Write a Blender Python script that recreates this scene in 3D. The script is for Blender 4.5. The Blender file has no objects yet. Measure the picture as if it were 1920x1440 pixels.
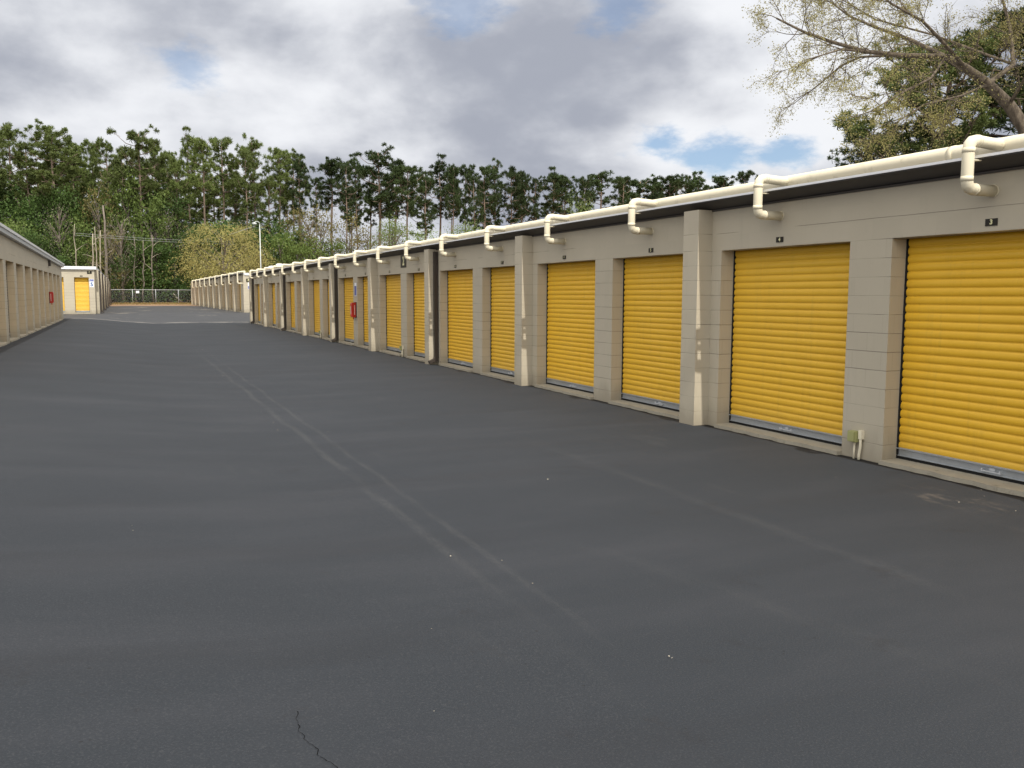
import bpy, math, random
from mathutils import Vector, Matrix, noise
R = random.Random(7)
S = bpy.context.scene
COL = S.collection
rad = math.radians

# ------------------------------------------------------------------ camera
CAMZ, YAW, PIT, ROL, FPX = 1.8, rad(24.05), rad(5.83), rad(.21), 1630.
FW = Vector((math.sin(YAW)*math.cos(PIT), math.cos(YAW)*math.cos(PIT), -math.sin(PIT)))
RT = Vector((math.cos(YAW), -math.sin(YAW), 0)); UP = RT.cross(FW)
RT2 = math.cos(ROL)*RT + math.sin(ROL)*UP
UP2 = -math.sin(ROL)*RT + math.cos(ROL)*UP
cd = bpy.data.cameras.new('camera'); cam = bpy.data.objects.new('camera', cd); COL.objects.link(cam)
m = Matrix((RT2, UP2, -FW)).transposed().to_4x4(); m.translation = (0, 0, CAMZ); cam.matrix_world = m
cd.sensor_width = 36; cd.lens = 36*FPX/1920; cd.clip_start = .05; cd.clip_end = 3000
S.camera = cam
def at(u, v, y):
    d = FW + (u-960)/FPX*RT2 - (v-720)/FPX*UP2
    return Vector((0, 0, CAMZ)) + d*(y/d.y)

# ------------------------------------------------------------------ node helpers
def mat(name, rough=.8, spec=.3, metal=0):
    M = bpy.data.materials.new(name); M.use_nodes = True
    nt = M.node_tree; b = nt.nodes['Principled BSDF']
    b.inputs['Roughness'].default_value = rough
    b.inputs['Specular IOR Level'].default_value = spec
    b.inputs['Metallic'].default_value = metal
    return M, nt, b
class G:
    def __init__(s, nt): s.nt = nt
    def n(s, t, **k):
        o = s.nt.nodes.new(t)
        for a, v in k.items(): setattr(o, a, v)
        return o
    def l(s, a, b): s.nt.links.new(a, b)
    def put(s, sock, v):
        if hasattr(v, 'is_output') or isinstance(v, bpy.types.NodeSocket): s.l(v, sock)
        else: sock.default_value = v
    def math(s, op, a, b=0., c=None, clamp=False):
        o = s.n('ShaderNodeMath', operation=op, use_clamp=clamp)
        s.put(o.inputs[0], a); s.put(o.inputs[1], b)
        if c is not None: s.put(o.inputs[2], c)
        return o.outputs[0]
    def vmath(s, op, a, b=(0, 0, 0)):
        o = s.n('ShaderNodeVectorMath', operation=op); s.put(o.inputs[0], a); s.put(o.inputs[1], b)
        return o.outputs[0] if op not in ('LENGTH', 'DOT_PRODUCT', 'DISTANCE') else o.outputs['Value']
    def noise(s, vec, scale, detail=4, rough=.55, dist=0):
        o = s.n('ShaderNodeTexNoise'); s.put(o.inputs['Vector'], vec)
        o.inputs['Scale'].default_value = scale; o.inputs['Detail'].default_value = detail
        o.inputs['Roughness'].default_value = rough; o.inputs['Distortion'].default_value = dist
        return o.outputs['Fac']
    def ss(s, x, a, b):
        o = s.n('ShaderNodeMapRange', interpolation_type='SMOOTHSTEP'); s.put(o.inputs[0], x)
        o.inputs[1].default_value = a; o.inputs[2].default_value = b
        return o.outputs[0]
    def mix(s, f, a, b, mode='MIX'):
        o = s.n('ShaderNodeMix', data_type='RGBA', blend_type=mode)
        s.put(o.inputs[0], f)
        for sock, v in ((o.inputs[6], a), (o.inputs[7], b)):
            if isinstance(v, tuple) and len(v) == 3: v = (*v, 1)
            s.put(sock, v)
        return o.outputs[2]
    def sep(s, v):
        o = s.n('ShaderNodeSeparateXYZ'); s.put(o.inputs[0], v); return o.outputs
    def comb(s, x, y, z):
        o = s.n('ShaderNodeCombineXYZ'); s.put(o.inputs[0], x); s.put(o.inputs[1], y); s.put(o.inputs[2], z); return o.outputs[0]
    def bump(s, h, dist, strength=1., normal=None):
        o = s.n('ShaderNodeBump'); o.inputs['Distance'].default_value = dist; o.inputs['Strength'].default_value = strength
        s.put(o.inputs['Height'], h)
        if normal is not None: s.l(normal, o.inputs['Normal'])
        return o.outputs[0]
def objco(g): return g.n('ShaderNodeTexCoord').outputs['Object']
def pos(g): return g.n('ShaderNodeNewGeometry').outputs['Position']

def m_plain(name, col, rough=.6, var=.12, spec=.3, metal=0, scale=3., dirt=None):
    M, nt, b = mat(name, rough, spec, metal); g = G(nt); p = pos(g)
    f = g.noise(p, scale, 5)
    c = g.mix(f, tuple(x*(1-var) for x in col), tuple(min(1, x*(1+var)) for x in col))
    if dirt:
        d = g.ss(g.noise(p, scale*2.3, 6, .65), .55, .75)
        c = g.mix(g.math('MULTIPLY', d, dirt[3]), c, dirt[:3])
    g.l(c, b.inputs['Base Color'])
    return M

# painted concrete block
def m_block():
    M, nt, b = mat('painted_block', .75, .25); g = G(nt)
    o = objco(g); x, y, z = g.sep(o)[:3]
    u = g.math('ADD', x, y)
    v2 = g.comb(u, z, 0.)
    br = g.n('ShaderNodeTexBrick'); br.offset = .5; g.l(v2, br.inputs['Vector'])
    br.inputs['Scale'].default_value = 1; br.inputs['Brick Width'].default_value = .4064; br.inputs['Row Height'].default_value = .2008
    br.inputs['Mortar Size'].default_value = .0035; br.inputs['Mortar Smooth'].default_value = .35
    br.inputs['Color1'].default_value = (.96, .96, .96, 1); br.inputs['Color2'].default_value = (1, 1, 1, 1); br.inputs['Mortar'].default_value = (1, 1, 1, 1)
    hz = g.math('ABSOLUTE', g.math('SUBTRACT', g.math('FRACT', g.math('ADD', g.math('DIVIDE', z, .2008), .5)), .5))
    hj = g.math('SUBTRACT', 1., g.ss(hz, .010, .030))
    joint = g.math('MAXIMUM', g.math('MULTIPLY', br.outputs['Fac'], .38), hj)
    # joints above the lintel are nearly painted over except one course
    hi = g.ss(z, 2.42, 2.46)
    keep = g.math('SUBTRACT', 1., g.math('MULTIPLY', hi, .93))
    wob = g.ss(g.noise(v2, 1.3, 3), .38, .62)
    joint = g.math('MULTIPLY', joint, g.math('MULTIPLY', keep, g.math('ADD', g.math('MULTIPLY', wob, .75), .25)))
    zc = g.math('ADD', z, g.math('MULTIPLY', g.noise(v2, 1.1, 4), .012))
    crack = g.math('LESS_THAN', g.math('ABSOLUTE', g.math('SUBTRACT', zc, 2.645)), .0035)
    crack = g.math('MULTIPLY', crack, g.ss(g.noise(v2, .9, 2), .46, .54))
    joint = g.math('MAXIMUM', joint, crack)
    p = pos(g)
    n1 = g.noise(p, .8, 5); n2 = g.noise(p, 9., 6, .7)
    c = g.mix(n1, (.435, .390, .298), (.515, .465, .362))
    c = g.mix(g.math('MULTIPLY', g.ss(n2, .5, .8), .22), c, (.40, .36, .29))
    c = g.mix(1., c, br.outputs['Color'], 'MULTIPLY')
    c = g.mix(g.math('MULTIPLY', joint, .75), c, (.20, .175, .14))
    # splash dirt and worn paint near the base (shape from noise)
    low = g.math('SUBTRACT', 1., g.ss(g.math('SUBTRACT', z, g.math('MULTIPLY', g.noise(g.comb(u, g.math('MULTIPLY', z, .4), 3.), 3.5, 5), .55)), -.30, .14))
    c = g.mix(g.math('MULTIPLY', low, .5), c, (.22, .19, .14))
    chip = g.math('MULTIPLY', g.ss(g.noise(p, 7., 6, .75), .70, .73), g.ss(z, 1.6, .2))
    c = g.mix(g.math('MULTIPLY', chip, .6), c, (.17, .15, .12))
    # faint rain streaks
    st = g.ss(g.noise(g.comb(g.math('MULTIPLY', u, 9.), g.math('MULTIPLY', z, .5), 1.), 1., 4, .6), .58, .78)
    c = g.mix(g.math('MULTIPLY', st, .2), c, (.33, .29, .23))
    g.l(c, b.inputs['Base Color'])
    h = g.math('SUBTRACT', g.math('MULTIPLY', g.noise(p, 60., 4, .6), .15), joint)
    g.l(g.bump(h, .004, .75), b.inputs['Normal'])
    return M
def m_yellow():
    M, nt, b = mat('yellow_steel', .42, .4); g = G(nt); p = pos(g); o = objco(g)
    n = g.noise(p, 1.7, 5, .6)
    c = g.mix(n, (.76, .43, .022), (.84, .50, .034))
    z = g.sep(o)[2]
    s = g.ss(g.noise(g.vmath('MULTIPLY', p, (6., 6., 1.)), 1.2, 5, .65), .55, .8)
    c = g.mix(g.math('MULTIPLY', s, .25), c, (.42, .26, .04))
    low = g.math('SUBTRACT', 1., g.ss(z, .1, .5))
    c = g.mix(g.math('MULTIPLY', g.math('MULTIPLY', low, g.noise(p, 9., 5)), .45), c, (.36, .25, .08))
    oi = g.n('ShaderNodeObjectInfo')
    c = g.mix(g.math('MULTIPLY', oi.outputs['Random'], .22), c, (.60, .40, .07))
    gr = g.ss(g.noise(g.vmath('MULTIPLY', p, (1., 14., .8)), 1., 6, .7), .52, .78)
    c = g.mix(g.math('MULTIPLY', gr, .22), c, (.38, .25, .06))
    g.l(c, b.inputs['Base Color'])
    g.l(g.bump(g.math('ADD', g.noise(p, 2.2, 2), g.math('MULTIPLY', g.noise(p, 25., 3), .06)), .035, .5), b.inputs['Normal'])
    return M
def band(g, x, y, x0, w, slope=0., yref=0.):
    xc = g.math('SUBTRACT', x, g.math('ADD', x0, g.math('MULTIPLY', g.math('SUBTRACT', y, yref), slope)))
    d = g.math('DIVIDE', g.math('ABSOLUTE', xc), w)
    return g.math('SUBTRACT', 1., g.ss(d, 0., 1.))
def m_asphalt():
    M, nt, b = mat('asphalt', .66, .36); g = G(nt); p = pos(g); x, y, z = g.sep(p)[:3]
    big = g.noise(p, .22, 5, .6); mid = g.noise(g.vmath('MULTIPLY', p, (.35, 1.2, 1.)), .9, 5, .6)
    fine = g.noise(p, 95., 3, .7); grit = g.noise(p, 260., 2, .6)
    c = g.mix(big, (.0125, .0160, .0210), (.0190, .0228, .0285))
    c = g.mix(g.math('MULTIPLY', g.ss(mid, .4, .72), .45), c, (.031, .033, .039))
    c = g.mix(g.math('MULTIPLY', g.ss(fine, .50, .72), .38), c, (.062, .062, .064))
    c = g.mix(g.math('MULTIPLY', g.ss(fine, .50, .30), .3), c, (.009, .009, .010))
    # tyre-worn dusty streaks
    xj = g.math('ADD', x, g.math('MULTIPLY', g.math('SUBTRACT', g.noise(g.comb(0., y, 0.), .5, 3), .5), .16))
    brk = g.ss(g.noise(g.vmath('MULTIPLY', p, (7., .8, 1.)), 1., 5, .65), .30, .66)
    grt = g.ss(g.noise(g.vmath('MULTIPLY', p, (1., .45, 1.)), 38., 4, .7), .40, .60)
    brk = g.math('MULTIPLY', brk, g.math('ADD', .35, g.math('MULTIPLY', grt, .75)))
    t1 = g.math('ADD', band(g, xj, y, 2.0, .08, .002), band(g, xj, y, 2.23, .055, .004))
    far = g.math('SUBTRACT', 1., g.ss(y, 20., 34.))
    near = g.ss(y, 2.2, 7.5)
    t1 = g.math('MULTIPLY', g.math('MULTIPLY', t1, brk), g.math('MULTIPLY', far, near))
    t2 = g.math('MULTIPLY', band(g, xj, y, 4.58, .13, .0), g.math('MULTIPLY', g.ss(y, 3.0, 4.2), g.math('SUBTRACT', 1., g.ss(y, 8.5, 10.5))))
    t2 = g.math('MULTIPLY', g.math('MULTIPLY', t2, brk), .55)
    t3 = g.math('MULTIPLY', band(g, xj, y, 3.45, .16, -.25, 3.6), g.math('MULTIPLY', g.ss(y, 2.2, 3.2), g.math('SUBTRACT', 1., g.ss(y, 5., 6.))))
    t3 = g.math('MULTIPLY', g.math('MULTIPLY', t3, brk), .3)
    tt = g.math('MINIMUM', g.math('ADD', t1, g.math('ADD', t2, t3)), 1.)
    c = g.mix(g.math('MULTIPLY', tt, .30), c, (.082, .081, .078))
    # sandy patch by the near sill
    d = g.vmath('LENGTH', g.vmath('MULTIPLY', g.vmath('SUBTRACT', p, (6.7, 5.4, 0.)), (2.6, 1.3, 0.)))
    sp = g.math('MULTIPLY', g.math('SUBTRACT', 1., g.ss(d, .3, 1.)), g.ss(g.noise(g.vmath('MULTIPLY', p, (5., 2., 1.)), 1.6, 6, .7), .48, .66))
    c = g.mix(g.math('MULTIPLY', sp, .5), c, (.12, .10, .08))
    # wide dusty scatter
    du = g.ss(g.noise(g.vmath('MULTIPLY', p, (2., .5, 1.)), .7, 7, .7), .60, .78)
    c = g.mix(g.math('MULTIPLY', du, .30), c, (.060, .060, .060))
    # squeegee laps across the lane, darker patches, tiny pock marks
    lap = g.ss(g.noise(g.comb(g.math('MULTIPLY', x, .18), g.math('MULTIPLY', y, 1.1), 4.), 1., 4, .6), .52, .70)
    c = g.mix(g.math('MULTIPLY', lap, .35), c, (.014, .015, .018))
    pt = g.ss(g.noise(p, 1.6, 6, .7), .60, .68)
    c = g.mix(g.math('MULTIPLY', pt, .35), c, (.012, .012, .014))
    vo = g.n('ShaderNodeTexVoronoi'); g.l(p, vo.inputs['Vector']); vo.inputs['Scale'].default_value = 5.5
    pk = g.math('LESS_THAN', g.math('ADD', vo.outputs['Distance'], g.math('MULTIPLY', g.noise(p, 50., 2), .10)), .085)
    c = g.mix(g.math('MULTIPLY', pk, .6), c, (.006, .006, .006))
    # thick fresh sealer along the right hand sills, ragged edge
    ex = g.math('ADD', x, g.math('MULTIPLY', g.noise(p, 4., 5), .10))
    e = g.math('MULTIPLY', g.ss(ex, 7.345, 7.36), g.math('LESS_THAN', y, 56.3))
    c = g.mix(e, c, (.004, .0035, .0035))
    # older, paler asphalt beyond the seam
    yj = g.math('ADD', y, g.math('MULTIPLY', g.noise(p, .35, 6, .65), 2.2))
    old = g.ss(yj, 58.2, 58.5)
    oc = g.mix(g.noise(p, .5, 6, .65), (.032, .034, .038), (.060, .061, .064))
    sand = g.ss(g.noise(g.vmath('MULTIPLY', p, (.5, .22, 1.)), .8, 6, .65), .56, .68)
    oc = g.mix(g.math('MULTIPLY', sand, .8), oc, (.17, .155, .13))
    sm = g.math('SUBTRACT', 1., g.ss(g.math('ABSOLUTE', g.math('SUBTRACT', yj, 58.9)), .0, .75))
    sm = g.math('MULTIPLY', sm, g.ss(g.noise(g.vmath('MULTIPLY', p, (1., 2.5, 1.)), .8, 6, .7), .40, .62))
    oc = g.mix(g.math('MULTIPLY', g.math('MINIMUM', sm, 1.), .8), oc, (.20, .19, .17))
    st = g.ss(g.math('ADD', y, g.math('MULTIPLY', g.noise(p, .3, 5), 14.)), 108., 122.)
    oc = g.mix(st, oc, (.27, .17, .10))
    c = g.mix(old, c, oc)
    g.l(c, b.inputs['Base Color'])
    h = g.math('ADD', g.math('MULTIPLY', fine, .7), g.math('MULTIPLY', grit, .3))
    g.l(g.bump(h, .005, .4), b.inputs['Normal'])
    rr = g.math('ADD', .66, g.math('MULTIPLY', g.noise(p, .6, 5), .2)); g.l(rr, b.inputs['Roughness'])
    return M
def m_soil():
    M, nt, b = mat('pine_straw_soil', .95, .1); g = G(nt); p = pos(g)
    c = g.mix(g.noise(p, .6, 6, .65), (.26, .13, .07), (.34, .21, .12))
    c = g.mix(g.math('MULTIPLY', g.ss(g.noise(p, 2.3, 6, .7), .5, .7), .6), c, (.14, .10, .06))
    c = g.mix(g.math('MULTIPLY', g.ss(g.noise(p, .13, 4), .5, .65), .5), c, (.10, .12, .05))
    g.l(c, b.inputs['Base Color'])
    g.l(g.bump(g.noise(p, 6., 6, .7), .08, .6), b.inputs['Normal'])
    return M
def m_leaf(name, c1, c2, var=.35, trans=.25):
    M, nt, b = mat(name, .6, .2); g = G(nt)
    oi = g.n('ShaderNodeObjectInfo').outputs['Random']
    geo = g.n('ShaderNodeNewGeometry').outputs['Random Per Island']
    n = g.noise(pos(g), .35, 3)
    c = g.mix(g.math('MULTIPLY', g.math('ADD', geo, n), .5), c1, c2)
    k = g.math('ADD', 1.-var*.5, g.math('MULTIPLY', oi, var))
    c = g.mix(1., c, g.comb(k, g.math('MULTIPLY', k, 1.), k), 'MULTIPLY')
    g.l(c, b.inputs['Base Color'])
    t = g.n('ShaderNodeBsdfTranslucent'); g.l(c, t.inputs['Color'])
    mx = g.n('ShaderNodeMixShader'); mx.inputs[0].default_value = trans
    g.l(b.outputs[0], mx.inputs[1]); g.l(t.outputs[0], mx.inputs[2])
    g.l(mx.outputs[0], nt.nodes['Material Output'].inputs[0])
    return M
def m_bark(name, c1, c2, sc=3.):
    M, nt, b = mat(name, .9, .15); g = G(nt); p = pos(g)
    n = g.noise(g.vmath('MULTIPLY', p, (1., 1., .25)), sc, 6, .7)
    g.l(g.mix(g.ss(n, .35, .65), c1, c2), b.inputs['Base Color'])
    g.l(g.bump(n, .05, .8), b.inputs['Normal'])
    return M
M = dict(
    block=m_block(), yellow=m_yellow(), asphalt=m_asphalt(), soil=m_soil(),
    bronze=m_plain('dark_bronze_metal', (.045, .036, .030), .5, .25, .4),
    soffit=m_plain('dark_soffit_metal', (.060, .055, .053), .55, .25, .35, 0, 1.5),
    pvc=m_plain('cream_pipe', (.72, .66, .50), .72, .09, .2, 0, 3., (.36, .32, .23, .5)),
    white=m_plain('white_metal', (.78, .79, .80), .4, .06, .4, 0, 2., (.5, .48, .42, .3)),
    greym=m_plain('grey_trim', (.50, .52, .54), .42, .1, .5, 0, 2., (.3, .29, .26, .35)),
    steel=m_plain('galvanised_steel', (.42, .45, .48), .38, .15, .5, .55, 6.),
    rubber=m_plain('black_rubber', (.012, .012, .012), .8, .2),
    conc=m_plain('sill_concrete', (.35, .32, .25), .9, .15, .28, 0, 6., (.17, .15, .11, .6)),
    roof=m_plain('roof_sheet', (.55, .56, .57), .5, .1),
    plaque=m_plain('black_plaque', (.018, .015, .010), .4, .2),
    ink=m_plain('pale_yellow_ink', (.75, .72, .42), .5, .05),
    inkb=m_plain('dark_blue_ink', (.04, .12, .32), .5, .05),
    blue=m_plain('sign_blue', (.09, .12, .38), .45, .1),
    signw=m_plain('sign_white', (.80, .82, .86), .4, .04),
    red=m_plain('red_paint', (.42, .018, .014), .35, .12, .5),
    clear=m_plain('pale_window', (.70, .48, .45), .25, .1, .6),
    olive=m_plain('olive_box_paint', (.33, .33, .14), .6, .2),
    pole=m_plain('light_pole_paint', (.50, .53, .50), .4, .06),
    seal=m_plain('joint_sealant', (.035, .032, .03), .7, .2),
    crack=m_plain('crack_shadow', (.005, .005, .005), .95, .1, .05),
    moss=m_plain('mossy_paint', (.22, .24, .14), .9, .4, .1, 0, 14.),
    litter=m_plain('litter_flakes', (.42, .38, .30), .8, .3, .2, 0, 9.),
    needle=m_leaf('pine_needles', (.080, .110, .030), (.165, .208, .064), .5, .26),
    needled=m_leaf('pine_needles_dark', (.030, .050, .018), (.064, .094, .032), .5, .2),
    leafd=m_leaf('dark_leaves', (.038, .068, .018), (.085, .145, .035), .5),
    leafm=m_leaf('green_leaves', (.060, .098, .024), (.145, .195, .048), .45),
    leafl=m_leaf('fresh_green_leaves', (.12, .175, .05), (.24, .30, .10), .3, .35),
    leafo=m_leaf('olive_brown_leaves', (.11, .105, .035), (.23, .20, .075), .5),
    leafg=m_leaf('golden_buds', (.25, .225, .075), (.38, .35, .13), .15, .35),
    bud=m_leaf('spring_buds', (.19, .175, .055), (.36, .32, .13), .1, .35),
    barkp=m_bark('pine_bark', (.11, .085, .066), (.26, .20, .155), 3.),
    barkg=m_bark('grey_bark', (.11, .095, .08), (.22, .19, .155), 5.),
    barkb=m_bark('brown_bark', (.060, .048, .036), (.145, .118, .088), 9.),
    snag=m_bark('bleached_wood', (.22, .19, .15), (.38, .34, .27), 4.),
    grass=m_leaf('straw_and_grass', (.20, .12, .06), (.30, .25, .10), .2),
)

# ------------------------------------------------------------------ mesh + object helpers
class MB:
    def __init__(s): s.v = []; s.f = []; s.sm = []
    def face(s, pts, sm=False):
        i = len(s.v); s.v += [tuple(p) for p in pts]; s.f.append(tuple(range(i, i+len(pts)))); s.sm.append(sm)
    def box(s, x0, x1, y0, y1, z0, z1, zt=None):
        i = len(s.v)
        s.v += [(x0, y0, z0), (x1, y0, z0), (x1, y1, z0), (x0, y1, z0), (x0, y0, z1), (x1, y0, z1), (x1, y1, z1), (x0, y1, z1)]
        for q in ((0, 3, 2, 1), (4, 5, 6, 7), (0, 1, 5, 4), (1, 2, 6, 5), (2, 3, 7, 6), (3, 0, 4, 7)):
            s.f.append(tuple(i+k for k in q)); s.sm.append(False)
    def prism(s, prof, y0, y1):   # closed xz profile swept along y
        n = len(prof); i = len(s.v)
        s.v += [(x, y0, z) for x, z in prof] + [(x, y1, z) for x, z in prof]
        for k in range(n):
            s.f.append((i+k, i+(k+1) % n, i+n+(k+1) % n, i+n+k)); s.sm.append(False)
        s.f.append(tuple(i+k for k in range(n-1, -1, -1))); s.f.append(tuple(i+n+k for k in range(n))); s.sm += [False, False]
    def tube(s, pts, rs, n=8, cap=True):
        pts = [Vector(p) for p in pts]
        if not isinstance(rs, (list, tuple)): rs = [rs]*len(pts)
        rings = []; a = None
        for k, p in enumerate(pts):
            if k == 0: t = pts[1]-p
            elif k == len(pts)-1: t = p-pts[k-1]
            else: t = (pts[k+1]-p).normalized()+(p-pts[k-1]).normalized()
            t = t.normalized() if t.length > 1e-9 else Vector((0, 0, 1))
            if a is None: a = t.cross(Vector((0, 0, 1)) if abs(t.z) < .9 else Vector((1, 0, 0)))
            else: a = a-t*a.dot(t)
            if a.length < 1e-6: a = t.orthogonal()
            a = a.normalized(); b = t.cross(a)
            i = len(s.v); rings.append(i)
            for j in range(n):
                w = 2*math.pi*j/n
                s.v.append(tuple(p+(a*math.cos(w)+b*math.sin(w))*rs[k]))
        for k in range(len(rings)-1):
            i, j = rings[k], rings[k+1]
            for q in range(n):
                s.f.append((i+q, i+(q+1) % n, j+(q+1) % n, j+q)); s.sm.append(True)
        if cap:
            s.f.append(tuple(rings[0]+q for q in range(n-1, -1, -1))); s.f.append(tuple(rings[-1]+q for q in range(n))); s.sm += [False, False]
    def mesh(s, name, mt):
        me = bpy.data.meshes.new(name); me.from_pydata(s.v, [], s.f)
        me.polygons.foreach_set('use_smooth', s.sm); me.materials.append(mt); me.update(); return me
def add(name, me, parent=None, loc=(0, 0, 0), rz=0, sc=None):
    o = bpy.data.objects.new(name, me); COL.objects.link(o); o.location = loc; o.rotation_euler[2] = rz
    if sc: o.scale = sc
    if parent is not None: o.parent = parent
    return o
def empty(name, loc=(0, 0, 0), rz=0):
    o = bpy.data.objects.new(name, None); COL.objects.link(o); o.location = loc; o.rotation_euler[2] = rz; o.empty_display_size = .2
    return o
def tag(o, label, cat, group=None):
    o['label'] = label; o['category'] = cat
    if group: o['group'] = group
    return o
def struct(o): o['kind'] = 'structure'; return o
def textmesh(txt, size, mt, ext=.001):
    c = bpy.data.curves.new('t', 'FONT'); c.body = txt; c.size = size; c.align_x = 'CENTER'; c.align_y = 'CENTER'; c.extrude = ext; c.offset = size*.035
    o = bpy.data.objects.new('t', c); COL.objects.link(o)
    dg = bpy.context.evaluated_depsgraph_get(); dg.update()
    me = bpy.data.meshes.new_from_object(o.evaluated_get(dg)); bpy.data.objects.remove(o)
    # stand upright, reading towards -y
    me.transform(Matrix.Rotation(rad(90), 4, 'X')); me.materials.clear(); me.materials.append(mt); me.name = 'lettering'
    return me

# ------------------------------------------------------------------ ground
def sst(x, a, b):
    t = max(0., min(1., (x-a)/(b-a))); return t*t*(3-2*t)
def gz(x, y):
    a = .36*sst(2.1-x, 0., 5.2) if x < 2.1 else 0.
    f = .45+.09*sst(y, 112, 132)
    w = sst(y, 56.4, 66.)
    return a*(1-w)+f*w
def sheet(name, xs, ys, mt, dz=0.):
    v = []; f = []
    for y in ys:
        for x in xs: v.append((x, y, gz(x, y)+dz))
    n = len(xs)
    for j in range(len(ys)-1):
        for i in range(n-1): f.append((j*n+i, j*n+i+1, (j+1)*n+i+1, (j+1)*n+i))
    me = bpy.data.meshes.new(name); me.from_pydata(v, [], f); me.polygons.foreach_set('use_smooth', [True]*len(f)); me.materials.append(mt)
    return struct(add(name, me))
fr = lambda a, b, n: [a+(b-a)*i/n for i in range(n+1)]
sheet('ground', fr(-700, -60, 8)+fr(-50, -8, 10)+fr(-7, 9, 40)+fr(12, 60, 10)+fr(80, 900, 10), fr(-400, -20, 6)+fr(-10, 50, 20)+fr(52, 70, 30)+fr(74, 140, 34)+fr(160, 1200, 12), M['soil'], -.05)
ex = [-45, -30, -20, -12, -8, -5]+fr(-3.6, 9, 42)+[12, 20, 30, 45]
aph = sheet('asphalt_pavement', ex, fr(-20, 50, 70)+fr(50.5, 70, 39)+fr(71, 119, 48), M['asphalt'])

# small crack in the foreground asphalt, and litter
mb = MB(); px, py = .60, 3.52
w = .0016; prev = None
for k in range(26):
    nx = px+R.uniform(-.010, .016); ny = py-.019+R.uniform(-.006, .006)
    z = gz(px, py)+.004; dx, dy = ny-py, -(nx-px); L = math.hypot(dx, dy) or 1; dx *= w/L; dy *= w/L
    mb.face([(px-dx, py-dy, z), (px+dx, py+dy, z), (nx+dx, ny+dy, z), (nx-dx, ny-dy, z)]); px, py = nx, ny
    w = R.uniform(.0004, .0016)
struct(add('asphalt_crack', mb.mesh('crack', M['crack'])))
mb = MB()
for k in range(60):
    y = R.choice([R.uniform(2.5, 12), R.uniform(3, 40)])
    x = R.uniform(-2.8, 7.2) if k % 2 else R.choice([R.gauss(2.1, .25), R.uniform(6.4, 7.3)])
    r = R.uniform(.003, .007)*(1+y*.03); a0 = R.random()*6; z = gz(x, y)
    n = 5; el = R.uniform(.4, 1)
    mb.face([(x+r*math.cos(a0+i*2*math.pi/n), y+r*el*math.sin(a0+i*2*math.pi/n), z+.008+R.uniform(0, .006)) for i in range(n)])
o = add('litter_flakes', mb.mesh('litter', M['litter'])); o['kind'] = 'stuff'; tag(o, 'small pale leaf and paper flakes scattered on the asphalt', 'litter')

# ------------------------------------------------------------------ shared building pieces (road side towards -x, local origin on wall face)
HO = 2.41            # door opening height
def door_meshes(w):
    mb = MB(); n = 27; per = (2.5-.15)/n; prof = []
    for i in range(n*8+1):
        t = i/8.; prof.append((-.021*abs(math.sin(math.pi*t))**.5, .15+t*per))
    k = len(prof)
    xs = [-w/2-.08, w/2+.08]
    for i, (px, z) in enumerate(prof):
        for yy in xs: mb.v.append((px, yy, z))
    for i in range(k-1): mb.f.append((2*i, 2*i+2, 2*i+3, 2*i+1)); mb.sm.append(True)
    cur = mb.mesh('door_curtain', M['yellow'])
    mb = MB(); a, b = -w/2-.05, w/2+.05
    mb.box(-.018, .012, a, b, .082, .175); mb.box(-.040, -.018, a, b, .158, .168); mb.box(-.030, -.018, a, b, .082, .090)
    bar = mb.mesh('bottom_bar', M['steel'])
    mb = MB(); mb.box(-.016, .02, a, b, .045, .0815); sealm = mb.mesh('rubber_seal', M['rubber'])
    mb = MB()
    mb.box(-.052, -.0405, -.09, .09, .108, .118); mb.box(-.052, -.0185, -.102, -.09, .104, .134); mb.box(-.052, -.0185, .09, .102, .104, .134); mb.box(-.026, -.0185, -.03, .03, .120, .150)
    han = mb.mesh('handle', M['greym'])
    mb = MB(); tw = .022
    mb.box(-.03, .03, -tw/2, tw/2, .05, HO-.002)
    trk = mb.mesh('door_track', M['rubber'])
    return cur, bar, sealm, han, trk
DM = {}
def put_door(root, loc, w, rz=0, detail=True):
    key = round(w, 2)
    if key not in DM: DM[key] = door_meshes(w)
    cur, bar, sl, han, trk = DM[key]
    d = add('door', cur, root, loc, rz)
    add('bottom_bar', bar, d)
    add('track', trk, d, (0, -w/2+.009, 0)); add('track', trk, d, (0, w/2-.009, 0))
    if detail: add('rubber_seal', sl, d); add('handle', han, d)
    return d
def sill_mesh(w, x0=-.055):
    mb = MB(); n = 14; rr = random.Random(3)
    f = [(x0+rr.uniform(-.022, .022), -w/2+w*i/n) for i in range(n+1)]
    for i in range(n):
        (xa, ya), (xb, yb) = f[i], f[i+1]
        mb.face([(xa, ya, .045), (xb, yb, .045), (.5, yb, .052), (.5, ya, .052)][::-1])
        mb.face([(xa, ya, -.08), (xb, yb, -.08), (xb, yb, .045), (xa, ya, .045)][::-1])
    mb.face([f[0]+(-.08,), f[0]+(.045,), (.5, f[0][1], .052), (.5, f[0][1], -.08)])
    mb.face([f[-1]+(-.08,), (.5, f[-1][1], -.08), (.5, f[-1][1], .052), f[-1]+(.045,)])
    return mb.mesh('sill', M['conc'])
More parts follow.
